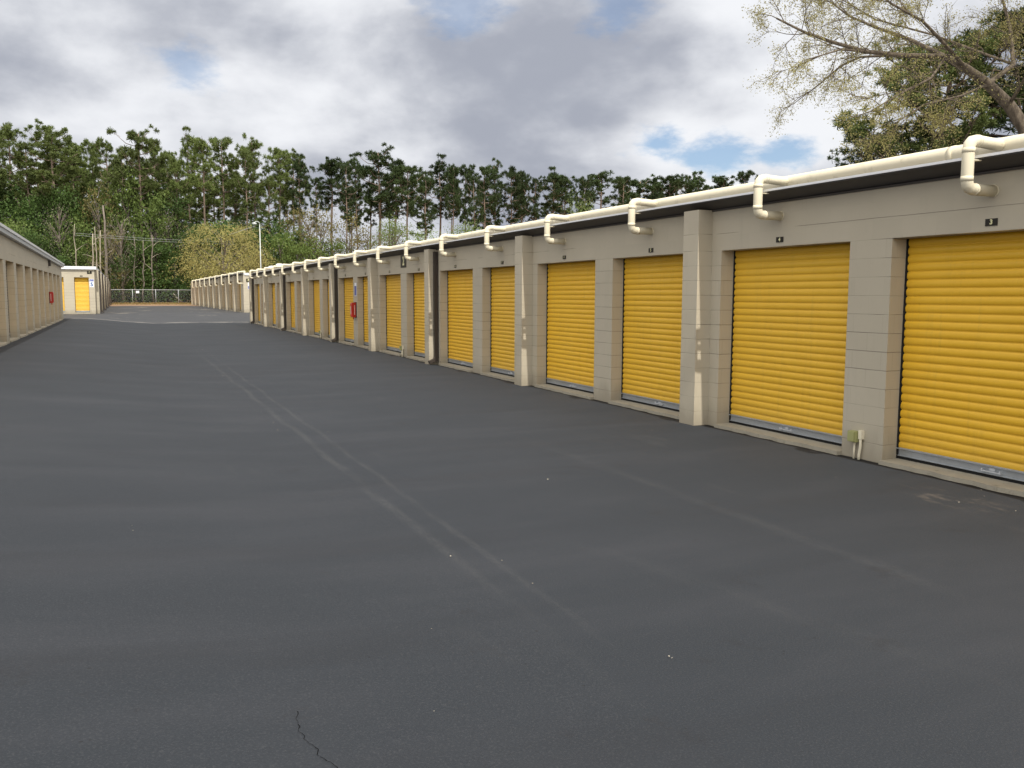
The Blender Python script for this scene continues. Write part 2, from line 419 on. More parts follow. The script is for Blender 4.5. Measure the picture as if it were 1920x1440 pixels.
def facade(mb, y0, y1, ops, top, rec=.21, s=1, htop=None):
    """wall face at x=0 (looking -x if s=1), openings list (a,b); real reveals behind"""
    tf = top if callable(top) else (lambda y: top)
    q = lambda pts: mb.face(pts if s == 1 else pts[::-1])
    X = rec*s
    edges = [y0]
    for a, b in ops: edges += [a, b]
    edges.append(y1)
    for i in range(0, len(edges), 2):                      # piers
        a, b = edges[i], edges[i+1]
        q([(0, b, -.15), (0, a, -.15), (0, a, HO), (0, b, HO)])
    ys = sorted(set([y0, y1]+[e for ab in ops for e in ab]))
    for a, b in zip(ys[:-1], ys[1:]):
        q([(0, b, HO), (0, a, HO), (0, a, tf(a)), (0, b, tf(b))])
    for a, b in ops:
        q([(0, a, -.15), (X, a, -.15), (X, a, HO), (0, a, HO)][::-1] if False else [(0, a, HO), (0, a, -.15), (X, a, -.15), (X, a, HO)])
        q([(0, b, -.15), (0, b, HO), (X, b, HO), (X, b, -.15)])
        q([(0, a, HO), (X, a, HO), (X, b, HO), (0, b, HO)])
        q([(X, b, HO), (X, b, HO+.3), (X, a, HO+.3), (X, a, HO)])

def pipe_mesh(xo, zlo, zhi, xin, r=.054):
    mb = MB(); c = .085
    def arc(p, d1, d2, n=3):  # corner at p, arriving along d1, leaving along d2
        out = []
        for i in range(n+1):
            t = i/n; a = Vector(p)-Vector(d1)*c*(1-t)**1; b_ = Vector(p)+Vector(d2)*c*t
            w = t*t*(3-2*t)*.0+t
            out.append(Vector(p)-Vector(d1)*c*(1-t)**2+Vector(d2)*c*t**2)
        return out
    P = [Vector((0, 0, zlo))]+arc((xo, 0, zlo), (-1, 0, 0), (0, 0, 1))+arc((xo, 0, zhi), (0, 0, 1), (1, 0, 0))+[Vector((xin, 0, zhi-.02))]
    mb.tube(P, r, 14)
    for z in (zlo+c+.005, zhi-c-.005):
        mb.tube([(xo, 0, z-.022), (xo, 0, z+.022)], r*1.04, 14)
    for x in (xo+c+.02,):
        mb.tube([(x-.02, 0, zlo), (x+.02, 0, zlo)], r*1.04, 14); mb.tube([(x-.02, 0, zhi), (x+.02, 0, zhi)], r*1.04, 14)
    mb.tube([(-.012, 0, zlo), (.0, 0, zlo)], r*1.1, 14)
    # strap back to the roof edge
    mb.box(xo+r*.8, xo+r*.8+.10, -.03, .03, 3.035 if zhi > 3 else zhi-.1, 3.045 if zhi > 3 else zhi-.09)
    return mb.mesh('drain_pipe', M['pvc'])
def downspout_mesh(h):
    mb = MB(); mb.box(-.115, -.005, -.105, 0, .20, h)
    mb.prism([(-.115, .20), (-.005, .20), (-.03, .10), (-.24, .03), (-.27, .10), (-.14, .15)], -.105, 0)
    for z in (.9, 1.8, 2.6): mb.box(-.119, -.005, -.109, -.0, z, z+.03)
    return mb.mesh('downspout', M['bronze'])
pil = MB(); pil.box(-.235, 0, 0, .345, -.12, 2.965); PIL = None

def plaque(txt, y, z, x, face=-1, w=.125, h=.066, size=.062, label='', group='door number plaques', bl=None, name='number_plaque'):
    """face -1: reads from the -x side; 0: reads from the -y side"""
    mb = MB(); mb.box(-w/2, w/2, -.006, 0, -h/2, h/2)
    r = add(name, mb.mesh('plaque', M['plaque']))
    add('lettering', textmesh(txt, size, M['ink']), r, (0, -.0075, 0))
    if face == -1: r.location = (x, y, z); r.rotation_euler[2] = -math.pi/2
    else: r.location = (x, y, z)
    tag(r, label, 'number plaque', group); return r

# ================================================================= RIGHT BUILDING
D = 7.43; PD = 2.873; FAR3 = 6.83; WO = 2.29
far = lambda k: FAR3+PD*(k-3)
bR = empty('storage_building', (D, 0, 0)); Y0, Y1 = -3.2, 56.02
ops = [(far(k)-WO, far(k)) for k in range(1, 21)]
mb = MB(); facade(mb, Y0, Y1, ops, 2.965)
dep = 9.0
mb.face([(0, Y0, -.15), (dep, Y0, -.15), (dep, Y0, 2.965), (0, Y0, 2.965)])
mb.face([(0, Y1, -.15), (0, Y1, 2.965), (dep, Y1, 2.965), (dep, Y1, -.15)])
mb.face([(dep, Y0, -.15), (dep, Y1, -.15), (dep, Y1, 2.965), (dep, Y0, 2.965)])
add('wall', mb.mesh('wall', M['block']), bR)
tag(bR, 'long low concrete block storage building on the right, nearest row of yellow roll-up doors', 'building', 'storage buildings')
SM = sill_mesh(WO)
for k in range(1, 21):
    yc = far(k)-WO/2
    put_door(bR, (.235, yc, 0), WO)
    add('sill', SM, bR, (0, yc, 0))
PM = pil.mesh('pilaster', M['block']); PIL = PM; DS = downspout_mesh(2.9)
mj = MB(); mj.box(-.004, 0, 0, .03, HO+.004, 2.96); MJ = mj.mesh('joint', M['seal'])
for k in range(0, 21, 2):
    y = far(k)+.21
    add('pilaster', PM, bR, (0, y, 0)); 
    if k < 20: add('expansion_joint', MJ, bR, (0, y+.35, 0))
    if k % 4 == 0 and k > 4: add('downspout', DS, bR, (0, y-.004, 0))
def eave(root, y0, y1, z0=2.968, out=.245):
    mb = MB(); n = 1
    mb.prism([(-out, z0+.082), (-out, z0+.102), (.02, z0+.115), (.02, z0), (-.004, z0)], y0, y1)
    # ribs of the roof sheet underside
    y = y0+.1
    while y < y1-.1:
        mb.face([(-out+.012, y, z0+.077), (-out+.012, y+.035, z0+.077), (-.03, y+.035, z0+.008), (-.03, y, z0+.008)][::-1]); y += .3
    e = add('eave', mb.mesh('eave', M['soffit']), root)
    mb = MB(); mb.box(-out-.012, -out, y0, y1, z0+.094, z0+.119)
    add('drip_edge', mb.mesh('drip_edge', M['white']), root)
    mb = MB(); mb.box(-.022, -.003, y0, y1, z0-.022, z0-.002)
    add('soffit_trim', mb.mesh('soffit_trim', M['bronze']), root)
eave(bR, Y0, Y1+.1)
mb = MB(); mb.prism([(.02, 2.972), (.02, 3.084), (dep+.2, 3.0), (dep+.2, 2.972)], Y0-.1, Y1+.1); add('roof', mb.mesh('roof', M['roof']), bR)
def main_pipe(root, x, z, r, y0, y1, step, ph):
    mb = MB(); pts = []; y = y0
    rr = random.Random(5)
    while y < y1: pts.append((x+rr.uniform(-.004, .004), y, z+rr.uniform(-.006, .006))); y += 2.4
    pts.append((x, y1, z)); mb.tube(pts, r, 18)
    y = ph
    while y < y1:
        mb.tube([(x, y-.03, z), (x, y+.03, z)], r*1.05, 18); y += step
    add('main_pipe', mb.mesh('main_pipe', M['pvc']), root)
main_pipe(bR, .13, 3.192, .088, Y0+.4, Y1-.2, PD, far(2)-WO/2+.55)
PP = pipe_mesh(-.36, 2.78, 3.215, .12)
for k in range(2, 21): add('drain_pipe', PP, bR, (0, far(k)-WO/2, 0))
# door numbers
ords = ['first', 'second', 'third', 'fourth', 'fifth', 'sixth', 'seventh', 'eighth', 'ninth', 'tenth', 'eleventh', 'twelfth', 'thirteenth', 'fourteenth', 'fifteenth', 'sixteenth', 'seventeenth', 'eighteenth', 'nineteenth', 'twentieth']
def ordw(i):
    if i <= 20: return ords[i-1]
    t = {2: 'twenty', 3: 'thirty', 4: 'forty', 5: 'fifty', 6: 'sixty', 7: 'seventy', 8: 'eighty'}[i//10]
    return (t[:-1]+'ieth') if i % 10 == 0 else t+'-'+ords[i % 10-1]
for k in range(3, 21):
    plaque(str(k), far(k)-WO/2, 2.494, D-.002, -1, label='small black plaque reading %d above the %s yellow door from the right edge' % (k, ords[k-3]))
plaque('2', 24.34, 2.76, D-.002, -1, .55, .36, .34, 'large black plaque high on the wall between doors 9 and 10 of the right building', 'building letter plaques', name='building_plaque')

# roof vents
for (x, y, w, h, lb) in ((8.9, 55.2, .34, .62, 'small white box vent on the far end of the right roof'), (8.3, 53.4, .6, .42, 'low white round-topped vent left of the box vent on the right roof')):
    mb = MB(); 
    mb.box(-w/2, w/2, -w/2, w/2, -.2, h-.08); 
    mb.prism([(-w/2-.04, h-.079), (w/2+.04, h-.079), (w/2*.7, h), (-w/2*.7, h)], -w/2-.04, w/2+.04)
    tag(add('roof_vent', mb.mesh('roof_vent', M['white']), None, (x, y, 3.06)), lb, 'vent', 'roof vents')

# fire extinguisher cabinets: y length along wall, protruding
def extinguisher(x, y, z, s, label):
    r = empty('extinguisher_cabinet', (x, y, z)); r.rotation_euler[2] = 0 if s == 1 else math.pi
    mb = MB()
    pr = [(-.25, -.20), (-.22, -.25), (-.03, -.26), (-.03, .26), (-.20, .26), (-.25, .20)]
    mb.prism([(q[0]*.72, q[1]) for q in pr], -.10, .10); add('cover', mb.mesh('cover', M['red']), r)
    mb = MB(); mb.box(-.02, 0, -.115, .115, -.27, .27); add('back_plate', mb.mesh('back_plate', M['rubber']), r)
    mb = MB(); mb.box(-.085, -.06, -.104, -.1005, -.17, .17); mb.box(-.085, -.06, .1005, .104, -.17, .17); mb.box(-.1845, -.1805, -.04, .04, -.15, .13); add('window', mb.mesh('window', M['clear']), r)
    mb = MB(); mb.tube([(-.09, 0, -.255), (-.09, 0, -.33)], .02, 8); add('pull_pin', mb.mesh('pull_pin', M['red']), r)
    tag(r, label, 'fire cabinet', 'red fire extinguisher cabinets'); return r
extinguisher(D, 30.05, 1.27, 1, 'red fire extinguisher cabinet on the right building between yellow doors')

def small_sign(x, y, z, rz, parts, label, w, h, group='wall signs'):
    mb = MB(); mb.box(-w/2, w/2, -.008, 0, -h/2, h/2); r = add('wall_sign', mb.mesh('sign_plate', M['signw']), None, (x, y, z), rz)
    for (a, b, mt, nm) in parts:
        m2 = MB(); m2.box(-w/2+.01, w/2-.01, -.011, -.0085, a, b); add(nm, m2.mesh(nm, mt), r)
    tag(r, label, 'sign', group); return r
s1 = small_sign(D-.003, 30.03, 1.98, -math.pi/2, [(-.21, .12, M['blue'], 'blue_panel')], 'small blue and white notice above the red cabinet on the right building', .26, .46)

# electrical boxes low on piers
def ebox(x, y, s, z, label):
    r = empty('outlet_box', (x, y, 0))
    mb = MB(); mb.box(-.075, -.002, -.055, .055, z-.06, z+.06); mb.box(-.09, -.0755, -.045, .045, z-.05, z+.055); add('box', mb.mesh('box', M['olive']), r)
    mb = MB(); mb.tube([(-.03, -.09, z+.07), (-.03, -.09, z-.1), (-.03, -.075, .05), (-.03, -.075, -.02)], .016, 8); mb.tube([(-.035, -.01, z-.06), (-.035, -.005, -.02)], .012, 8)
    mb.box(-.045, -.002, -.115, -.065, z-.02, z+.075); add('conduit', mb.mesh('conduit', M['pvc']), r)
    tag(r, label, 'electrical box', 'low electrical boxes'); return r
ebox(D, 7.20, 1, .25, 'small olive outlet box with conduit low on the nearest visible pier')
ebox(D, 24.5, 1, .25, 'small outlet box with conduit low on the pier between doors 9 and 10')
ebox(D, 36.0, 1, .25, 'small faint outlet box low on the pier between doors 13 and 14')
# mossy clump at near downspout foot
# ================================================================= C BUILDING (behind, right)
zc = .44; xC = 8.19; yC0, yC1 = 67.1, 115.2
bC = empty('storage_building', (xC, 0, zc)); ops = [(68.85, 71.14)]; pils = [71.35]
y = 71.35
while y < 112:
    ops += [(y+.36, y+.36+WO), (y+.36+PD, y+.36+PD+WO)]; y += 2*PD; pils.append(y)
WC = 2.80
mb = MB(); facade(mb, yC0, yC1+2, [o for o in ops if o[1] < yC1+1.8], WC)
yC1 = 117.2
mb.face([(0, yC0, -.2), (dep, yC0, -.2), (dep, yC0, WC), (0, yC0, WC)])
mb.face([(0, yC1, -.2), (0, yC1, WC), (dep, yC1, WC), (dep, yC1, -.2)])
mb.face([(dep, yC0, -.2), (dep, yC1, -.2), (dep, yC1, WC), (dep, yC0, WC)])
add('wall', mb.mesh('wall', M['block']), bC)
tag(bC, 'cream block storage building beyond the right row, with white drain pipes along its eave', 'building', 'storage buildings')
for a, b in ops:
    if b < yC1: put_door(bC, (.235, (a+b)/2, 0), WO, detail=False); add('sill', SM, bC, (0, (a+b)/2, 0))
mp = MB(); mp.box(-.235, 0, 0, .345, -.15, WC); PMc = mp.mesh('pilaster', M['block'])
for y in pils: add('pilaster', PMc, bC, (0, y, 0))
eave(bC, yC0+.02, yC1, WC+.003)
mb = MB(); mb.prism([(.02, WC+.006), (.02, WC+.12), (dep+.2, WC+.03), (dep+.2, WC+.006)], yC0-.02, yC1); add('roof', mb.mesh('roof', M['roof']), bC)
mb = MB(); mb.box(.10, dep+.2, yC0-.06, yC0-.022, WC-.04, WC+.13); add('fascia', mb.mesh('fascia', M['white']), bC)
main_pipe(bC, .10, WC+.22, .086, yC0+.1, yC1-.3, 2*PD, 70)
PPc = pipe_mesh(-.36, 2.16, WC+.21, .0)
y = 67.45
while y < yC1: add('drain_pipe', PPc, bC, (0, y, 0)); y += 2*PD-.02
extinguisher(xC, 89.3, zc+1.2, 1, 'tiny red fire cabinet on the cream building beyond the right row')
plaque('B', yC0-.002, 2.82, 8.57, 0, .34, .26, .24, 'black plaque with pale letter on the end wall of the cream far building', 'building letter plaques', name='building_plaque')
small_sign(8.68, yC0-.003, 2.42, 0, [(-.22, -.02, M['blue'], 'blue_panel')], 'white and blue notice under the plaque on the cream far end wall', .34, .5)

# ================================================================= LEFT BUILDING
xL = -3.1; zl = .36; yL0, yL1 = 17.5, 55.62
bL = empty('storage_building', (xL, 0, zl))
top = lambda y: 3.13-.008*(y-28)
ops = []
for k in range(-5, 8):
    a = 32.36+2.757*k
    ops.append((a, a+2.1))
mb = MB(); facade(mb, yL0, yL1, ops, top, s=-1)
mb.face([(0, yL0, -.4), (0, yL0, top(yL0)), (-dep, yL0, top(yL0)), (-dep, yL0, -.4)])
mb.face([(0, yL1, -.4), (-dep, yL1, -.4), (-dep, yL1, top(yL1)), (0, yL1, top(yL1))])
mb.face([(-dep, yL0, -.4), (-dep, yL0, top(yL0)), (-dep, yL1, top(yL1)), (-dep, yL1, -.4)])
add('wall', mb.mesh('wall', M['block']), bL)
tag(bL, 'grey-beige block storage building at the left edge, in shade, with a white metal eave', 'building', 'storage buildings')
SL = sill_mesh(2.1)
for a, b in ops: put_door(bL, (-.235, (a+b)/2, 0), 2.1, math.pi); add('sill', SL, bL, (0, (a+b)/2, 0), math.pi)
def sloped(x0, x1, y0, y1, zf, h0, h1):
    m2 = MB(); i = 0
    m2.v = [(x0, y0, zf(y0)+h0), (x1, y0, zf(y0)+h0), (x1, y1, zf(y1)+h0), (x0, y1, zf(y1)+h0), (x0, y0, zf(y0)+h1), (x1, y0, zf(y0)+h1), (x1, y1, zf(y1)+h1), (x0, y1, zf(y1)+h1)]
    m2.f = [(0, 3, 2, 1), (4, 5, 6, 7), (0, 1, 5, 4), (1, 2, 6, 5), (2, 3, 7, 6), (3, 0, 4, 7)]; m2.sm = [False]*6; return m2
add('fascia', sloped(.04, .13, yL0-.1, yL1+.1, top, .004, .20).mesh('fascia', M['greym']), bL)
add('gutter_lip', sloped(.131, .165, yL0-.1, yL1+.1, top, .13, .212).mesh('gutter_lip', M['white']), bL)
add('roof', sloped(-dep-.1, .038, yL0-.1, yL1+.1, top, .006, .19).mesh('roof', M['roof']), bL)
mb = MB(); mb.box(.002, .10, 46.0, 46.35, 2.72, 2.975); add('scupper', mb.mesh('scupper', M['bronze']), bL)
extinguisher(xL, 45.75, 1.62, -1, 'red fire extinguisher cabinet on the shaded left building')

# ================================================================= B BUILDING (beyond, left)
xB = -1.67; yB0, yB1 = 65.0, 126.0; zb = .47
bB = empty('storage_building', (xB, 0, zb)); WB = 2.94
ops = []; pilB = [69.9]
y = 65.9; ops.append((66.6, 69.6))
y = 69.9
while y < 121: ops += [(y+.5, y+.5+WO), (y+.5+PD, y+.5+PD+WO)]; y += 2*PD+.1; pilB.append(y)
pilB = [65.9]+pilB[1::2]
mb = MB(); facade(mb, yB0, yB1, ops, WB, s=-1, rec=.21)
# front gable end with narrow doors: build as a facade along y, then turn it to face -y
fo = [(.35+1.50*i, 1.23+1.50*i) for i in range(6)]
f2 = MB(); facade(f2, 0, 9.4, fo, WB)
off = len(mb.v); mb.v += [(-yy, yB0+xx, zz) for xx, yy, zz in f2.v]; mb.f += [tuple(off+i for i in f) for f in f2.f]; mb.sm += f2.sm
mb.face([(0, yB1, -.3), (-9.4, yB1, -.3), (-9.4, yB1, WB), (0, yB1, WB)])
mb.face([(-9.4, yB0, -.3), (-9.4, yB0, WB), (-9.4, yB1, WB), (-9.4, yB1, -.3)])
add('wall', mb.mesh('wall', M['block']), bB)
tag(bB, 'sunlit block storage building beyond the left one, narrow yellow doors on its end wall', 'building', 'storage buildings')
SB = sill_mesh(.88, -.02)
for a, b in fo: put_door(bB, (-(a+b)/2, yB0+.235, .02), b-a, math.pi/2); add('sill', SB, bB, (-(a+b)/2, yB0, .04), math.pi/2)
for a, b in ops:
    if b < yB1-.3: put_door(bB, (-.235, (a+b)/2, 0), round(b-a, 2), math.pi, detail=False)
mp = MB(); mp.box(0, .235, 0, .345, -.15, WB); PB = mp.mesh('pilaster', M['block'])
for i, y in enumerate(pilB):
    if y < yB1-1:
        add('pilaster', PB, bB, (0, y, 0))
        add('downspout', DS, bB, (.235, y+.02, 0), math.pi)
mb = MB(); mb.box(-9.5, .12, yB0-.13, yB0-.04, WB+.004, WB+.20); mb.box(.04, .12, yB0-.039, yB1, WB+.004, WB+.20); add('fascia', mb.mesh('fascia', M['white']), bB)
mb = MB(); mb.box(-9.45, .038, yB0-.038, yB1, WB+.006, WB+.18); add('roof', mb.mesh('roof', M['roof']), bB)
extinguisher(xB, 76.0, zb+1.3, -1, 'dark red fire cabinet on the shaded side of the far left building')
extinguisher(xB, 101, zb+1.3, -1, 'farthest tiny red fire cabinet near the fence on the far left building')
plaque('6', yB0-.002, zb+2.74, xB-.29, 0, .29, .20, .19, 'black plaque with pale character high on the sunlit end wall beyond the left building', 'building letter plaques', name='building_plaque')
plaque('1', yB0-.002, zb+2.50, xB-.79, 0, .16, .07, .062, 'tiny dark plaque over the narrow yellow door on the sunlit end wall')
s2 = small_sign(xB-.18, yB0-.003, 2.50, 0, [(.12, .255, M['blue'], 'blue_header')], 'white speed sign reading 5 under a blue header on the sunlit end wall', .26, .54)
add('lettering', textmesh('5', .34, M['inkb']), s2, (0, -.012, -.09))
for k in range(2): add('lettering', textmesh('SPEED LIMIT', .036, M['signw']), s2, (0, -.0125, .19)) if k == 0 else None

# ================================================================= light pole
def lightpole(x, y, z0, h, label):
    r = empty('light_pole', (x, y, z0))
    mb = MB(); mb.tube([(0, 0, -.2), (0, 0, h*.5), (0, 0, h-.1)], [.048, .038, .028], 10); add('pole', mb.mesh('pole', M['pole']), r)
    mb = MB(); mb.tube([(0, 0, h-.1), (-.03, 0, h+.03), (-.14, 0, h+.10), (-.28, 0, h+.08), (-.34, 0, h+.02)], .022, 8); add('arm', mb.mesh('arm', M['pole']), r)
    mb = MB(); mb.tube([(-.34, 0, h+.03), (-.34, 0, h-.02), (-.34, 0, h-.10)], [.04, .13, .15], 12); add('lamp_shade', mb.mesh('lamp_shade', M['pole']), r)
    return tag(r, label, 'lamp post')
lightpole(8.75, 62., .35, 6.3, 'slender pale lamp post rising behind the far end of the right building')

# ================================================================= fence
yF = 131.
fe = empty('chain_link_fence', (0, yF, .53)); fx0, fx1 = -1.67-3*2.95, 22.
tag(fe, 'galvanised chain link fence across the far end of the asphalt', 'fence')
px = []; x = fx0
while x < fx1: px.append(x); x += 2.95
mp = MB(); mp.tube([(0, 0, -.1), (0, 0, 1.88)], .032, 8); mp.tube([(0, 0, 1.88), (0, 0, 1.93)], [.036, .012], 8); FP = mp.mesh('post', M['greym'])
for x in px: add('post', FP, fe, (x, 0, 0))
mb = MB(); mb.tube([(px[0], 0, 1.84), (px[-1], 0, 1.84)], .027, 8); add('top_rail', mb.mesh('top_rail', M['greym']), fe)
mb = MB(); st = .16; hh = 1.8
n = int((px[-1]-px[0])/st)
for i in range(n):
    for sg in (1, -1):
        a = px[0]+i*st; b = a+hh*.6*sg
        if b < px[0] or b > px[-1]: continue
        mb.tube([(a, .03, .03), (b, .03, hh)], .0042, 3, False)
add('chain_link', mb.mesh('chain_link', M['steel']), fe)
mb = MB(); mb.box(-.2, .2, -.05, -.04, -.16, .16); mb.box(-.03, .03, -.04, .0, -.1, .1)
tag(add('fence_sign', mb.mesh('fence_sign', M['signw']), None, (1.93, yF-.03, 2.05)), 'small blank white sign hanging on the chain link fence', 'sign')
mb = MB(); q0 = at(324, 549, 134); q1 = at(341, 566, 134)
mb.tube([q0, q0.lerp(q1, .5)+Vector((0, 0, -.15)), q1], [.07, .1, .12], 8)
tag(add('fallen_branch', mb.mesh('fallen_branch', M['snag'])), 'bleached leaning branch behind the fence, right of the white sign', 'branch')
# utility wires in front of the trees
mb = MB()
for dz in (0, .5):
    pts = [at(140+60*i, 437+9*i*.35+dz*8+(3*math.sin(i*.55)), 133) for i in range(6)]
    mb.tube(pts, .010, 4, False)
pts = [at(330, 462, 133), at(380, 450, 133), at(430, 440, 120), at(478, 424, 66)]
mb.tube(pts, .010, 4, False)
tag(add('utility_wire', mb.mesh('utility_wire', M['greym'])), 'thin sagging utility wires crossing in front of the far trees', 'wires')

# ================================================================= trees
def rnd_unit(r):
    while True:
        v = Vector((r.uniform(-1, 1), r.uniform(-1, 1), r.uniform(-1, 1)))
        if .05 < v.length < 1: return v.normalized()
def tuft(mb, c, r, n, rr, wid, upb=.35):
    for i in range(n):
        d = rnd_unit(rr); d.z = d.z*.8+upb; d.normalize()
        s = d.cross(rnd_unit(rr)).normalized()*wid*.5
        a = c+d*r*rr.uniform(.0, .35); b = c+d*r*rr.uniform(.75, 1.1)
        mb.face([a-s, b-s*.6, b+s*.6, a+s])
def leafclump(mb, c, r, n, rr, sz, flat=.75):
    for i in range(n):
        p = c+Vector((rr.gauss(0, .5)*r, rr.gauss(0, .5)*r, rr.gauss(0, .5)*r*flat))
        d = rnd_unit(rr); e = d.cross(rnd_unit(rr)).normalized(); s = sz*rr.uniform(.6, 1.3)
        mb.face([p-d*s*.5, p+e*s*.35, p+d*s*.5, p-e*s*.35])
PINES = []
def pine_variant(seed, H=26., cb=.48, spread=3.6, nb=34, lean=.4, tn=60, tw=.085, tr=.62, sparse=1.):
    rr = random.Random(seed); tk = MB(); cr = MB()
    pts = []; n = 9; ox = oy = 0
    for i in range(n+1):
        t = i/n; pts.append(Vector((ox, oy, H*.985*t))); ox += rr.uniform(-lean, lean)*.5; oy += rr.uniform(-lean, lean)*.5
    def tp(t):
        t = max(0, min(.9999, t))*n; i = int(t); return pts[i].lerp(pts[i+1], t-i)
    tk.tube([pts[0]+Vector((0, 0, -.6))]+pts[1:], [.30]+[.26*(1-i/(n+1.))**.75+.03 for i in range(1, n+1)], 7)
    for b in range(nb):
        q = (b+rr.random())/nb; t = cb+(.985-cb)*q
        ln = spread*(1-abs(1.62*q-.66)**2.4)**.5*rr.uniform(.35, 1.15)*(.55 if rr.random() < .22 else 1)
        a = b*2.399+rr.uniform(-.6, .6); up = .05+.55*q+rr.uniform(-.2, .25)
        p = tp(t); d = Vector((math.cos(a), math.sin(a), up)).normalized()
        mid = p+d*ln*.55+Vector((0, 0, -.06*ln)); end = p+d*ln+Vector((0, 0, .15*ln))
        tk.tube([p, mid, end], [.085*(1.2-q*.7), .055, .02], 4, False)
        for j in range(max(1, int(ln*.75*sparse))):
            u = 1-rr.random()**1.3*.62; cc_ = p.lerp(end, u)+Vector((rr.gauss(0, .35), rr.gauss(0, .35), rr.gauss(.15, .2)))
            tk.tube([p.lerp(end, u*.8), cc_], [.03, .012], 3, False)
            for m_ in range(rr.randint(3, 5)):
                c = cc_+Vector((rr.gauss(0, .55), rr.gauss(0, .55), rr.gauss(.05, .30)))*(.45+tr*.8)
                tuft(cr, c, tr*rr.uniform(.65, 1.15), tn, rr, tw)
    for j in range(7): tuft(cr, tp(.985)+Vector((rr.gauss(0, .7), rr.gauss(0, .7), rr.uniform(-.9, .35))), tr, tn, rr, tw)
    for j in range(rr.randint(3, 7)):   # dead stubs below the crown
        t = rr.uniform(.2, cb); a = rr.random()*6.3; p = tp(t); tk.tube([p, p+Vector((math.cos(a), math.sin(a), .25))*rr.uniform(.5, 1.8)], [.035, .01], 3, False)
    return tk.mesh('pine_trunk', M['barkp']), cr.mesh('pine_crown', M['needle']), cr.mesh('pine_crown_dark', M['needled']), H
for sd in range(9):
    rr = random.Random(100+sd)
    PINES.append(pine_variant(200+sd, cb=rr.choice([.52, .57, .62, .67]), spread=rr.uniform(3.2, 4.3), nb=rr.randint(22, 30)))
NP = {'pine': 0}
def put_pine(x, y, ztop, wid, dark, var=None, rz=None):
    tkm, c1, c2, H = PINES[var if var is not None else R.randrange(len(PINES))]
    z0 = gz(x, y); s = (ztop-z0)/H
    r = empty('pine_tree', (x, y, z0), R.random()*6.3 if rz is None else rz); r.scale = (wid, wid, s)
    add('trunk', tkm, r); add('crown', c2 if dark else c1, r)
    return r
# skyline pines: (photo column, photo row of the top, crown width in photo px)
sky = [(-60, 250, 50), (-25, 240, 45), (15, 229, 48), (50, 268, 40), (85, 237, 50), (100, 262, 80), (133, 272, 40), (170, 268, 32), (203, 266, 32), (232, 282, 34), (262, 246, 50), (292, 260, 34),
       (314, 285, 14), (334, 297, 34), (351, 254, 32), (380, 260, 38), (415, 261, 38), (440, 300, 30), (455, 283, 32), (472, 263, 34), (500, 330, 26), (523, 279, 34), (545, 288, 32), (562, 302, 32),
       (617, 299, 42), (648, 308, 24), (668, 302, 28), (690, 312, 26), (712, 282, 48), (738, 300, 40), (762, 311, 34), (792, 333, 32), (827, 303, 36), (848, 311, 22), (873, 313, 24), (892, 330, 22), (905, 313, 28),
       (928, 308, 30), (958, 313, 28), (980, 322, 22), (1003, 334, 24), (1037, 325, 32), (1060, 329, 28), (1097, 335, 18), (1127, 328, 40), (1165, 330, 26), (1203, 337, 40), (1235, 352, 24), (1260, 330, 34), (1287, 328, 20), (1308, 333, 32), (1360, 330, 32), (1399, 323, 24), (1440, 345, 30), (1490, 350, 30)]
items = []
for i, (u, v, w) in enumerate(sky):
    y = 140+((i*7) % 5)*2.6; p = at(u, v, y); q = at(u+w, v, y)
    wid = max(.55, min(1.25, (q.x-p.x)/3.9))
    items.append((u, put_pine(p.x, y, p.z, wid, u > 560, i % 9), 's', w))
# second rank filling the wood
for k in range(22):
    u = -90+k*25+R.uniform(-9, 9); y = R.uniform(156, 172); p = at(u, R.uniform(300, 345), y)
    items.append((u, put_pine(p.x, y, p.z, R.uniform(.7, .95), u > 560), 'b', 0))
for k in range(15):
    u = 470+k*62+R.uniform(-20, 20); y = R.uniform(158, 176); p = at(u, R.uniform(318, 352), y)
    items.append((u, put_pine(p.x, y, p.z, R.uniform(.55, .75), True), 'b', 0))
items.sort(key=lambda t: t[0])
cs = cb_ = 0
for u, r, kind, w in items:
    if kind == 's':
        cs += 1; look = 'slim' if w < 28 else ('broad-crowned' if w > 40 else 'tall')
        tag(r, '%s pine standing on the skyline, %s from the left of the front rank' % (look, ordw(cs)), 'pine tree', 'pines of the front rank')
    else:
        cb_ += 1; tag(r, 'shorter pine of the rear rank, %s from the left behind the skyline pines' % ordw(cb_), 'pine tree', 'pines of the rear rank')

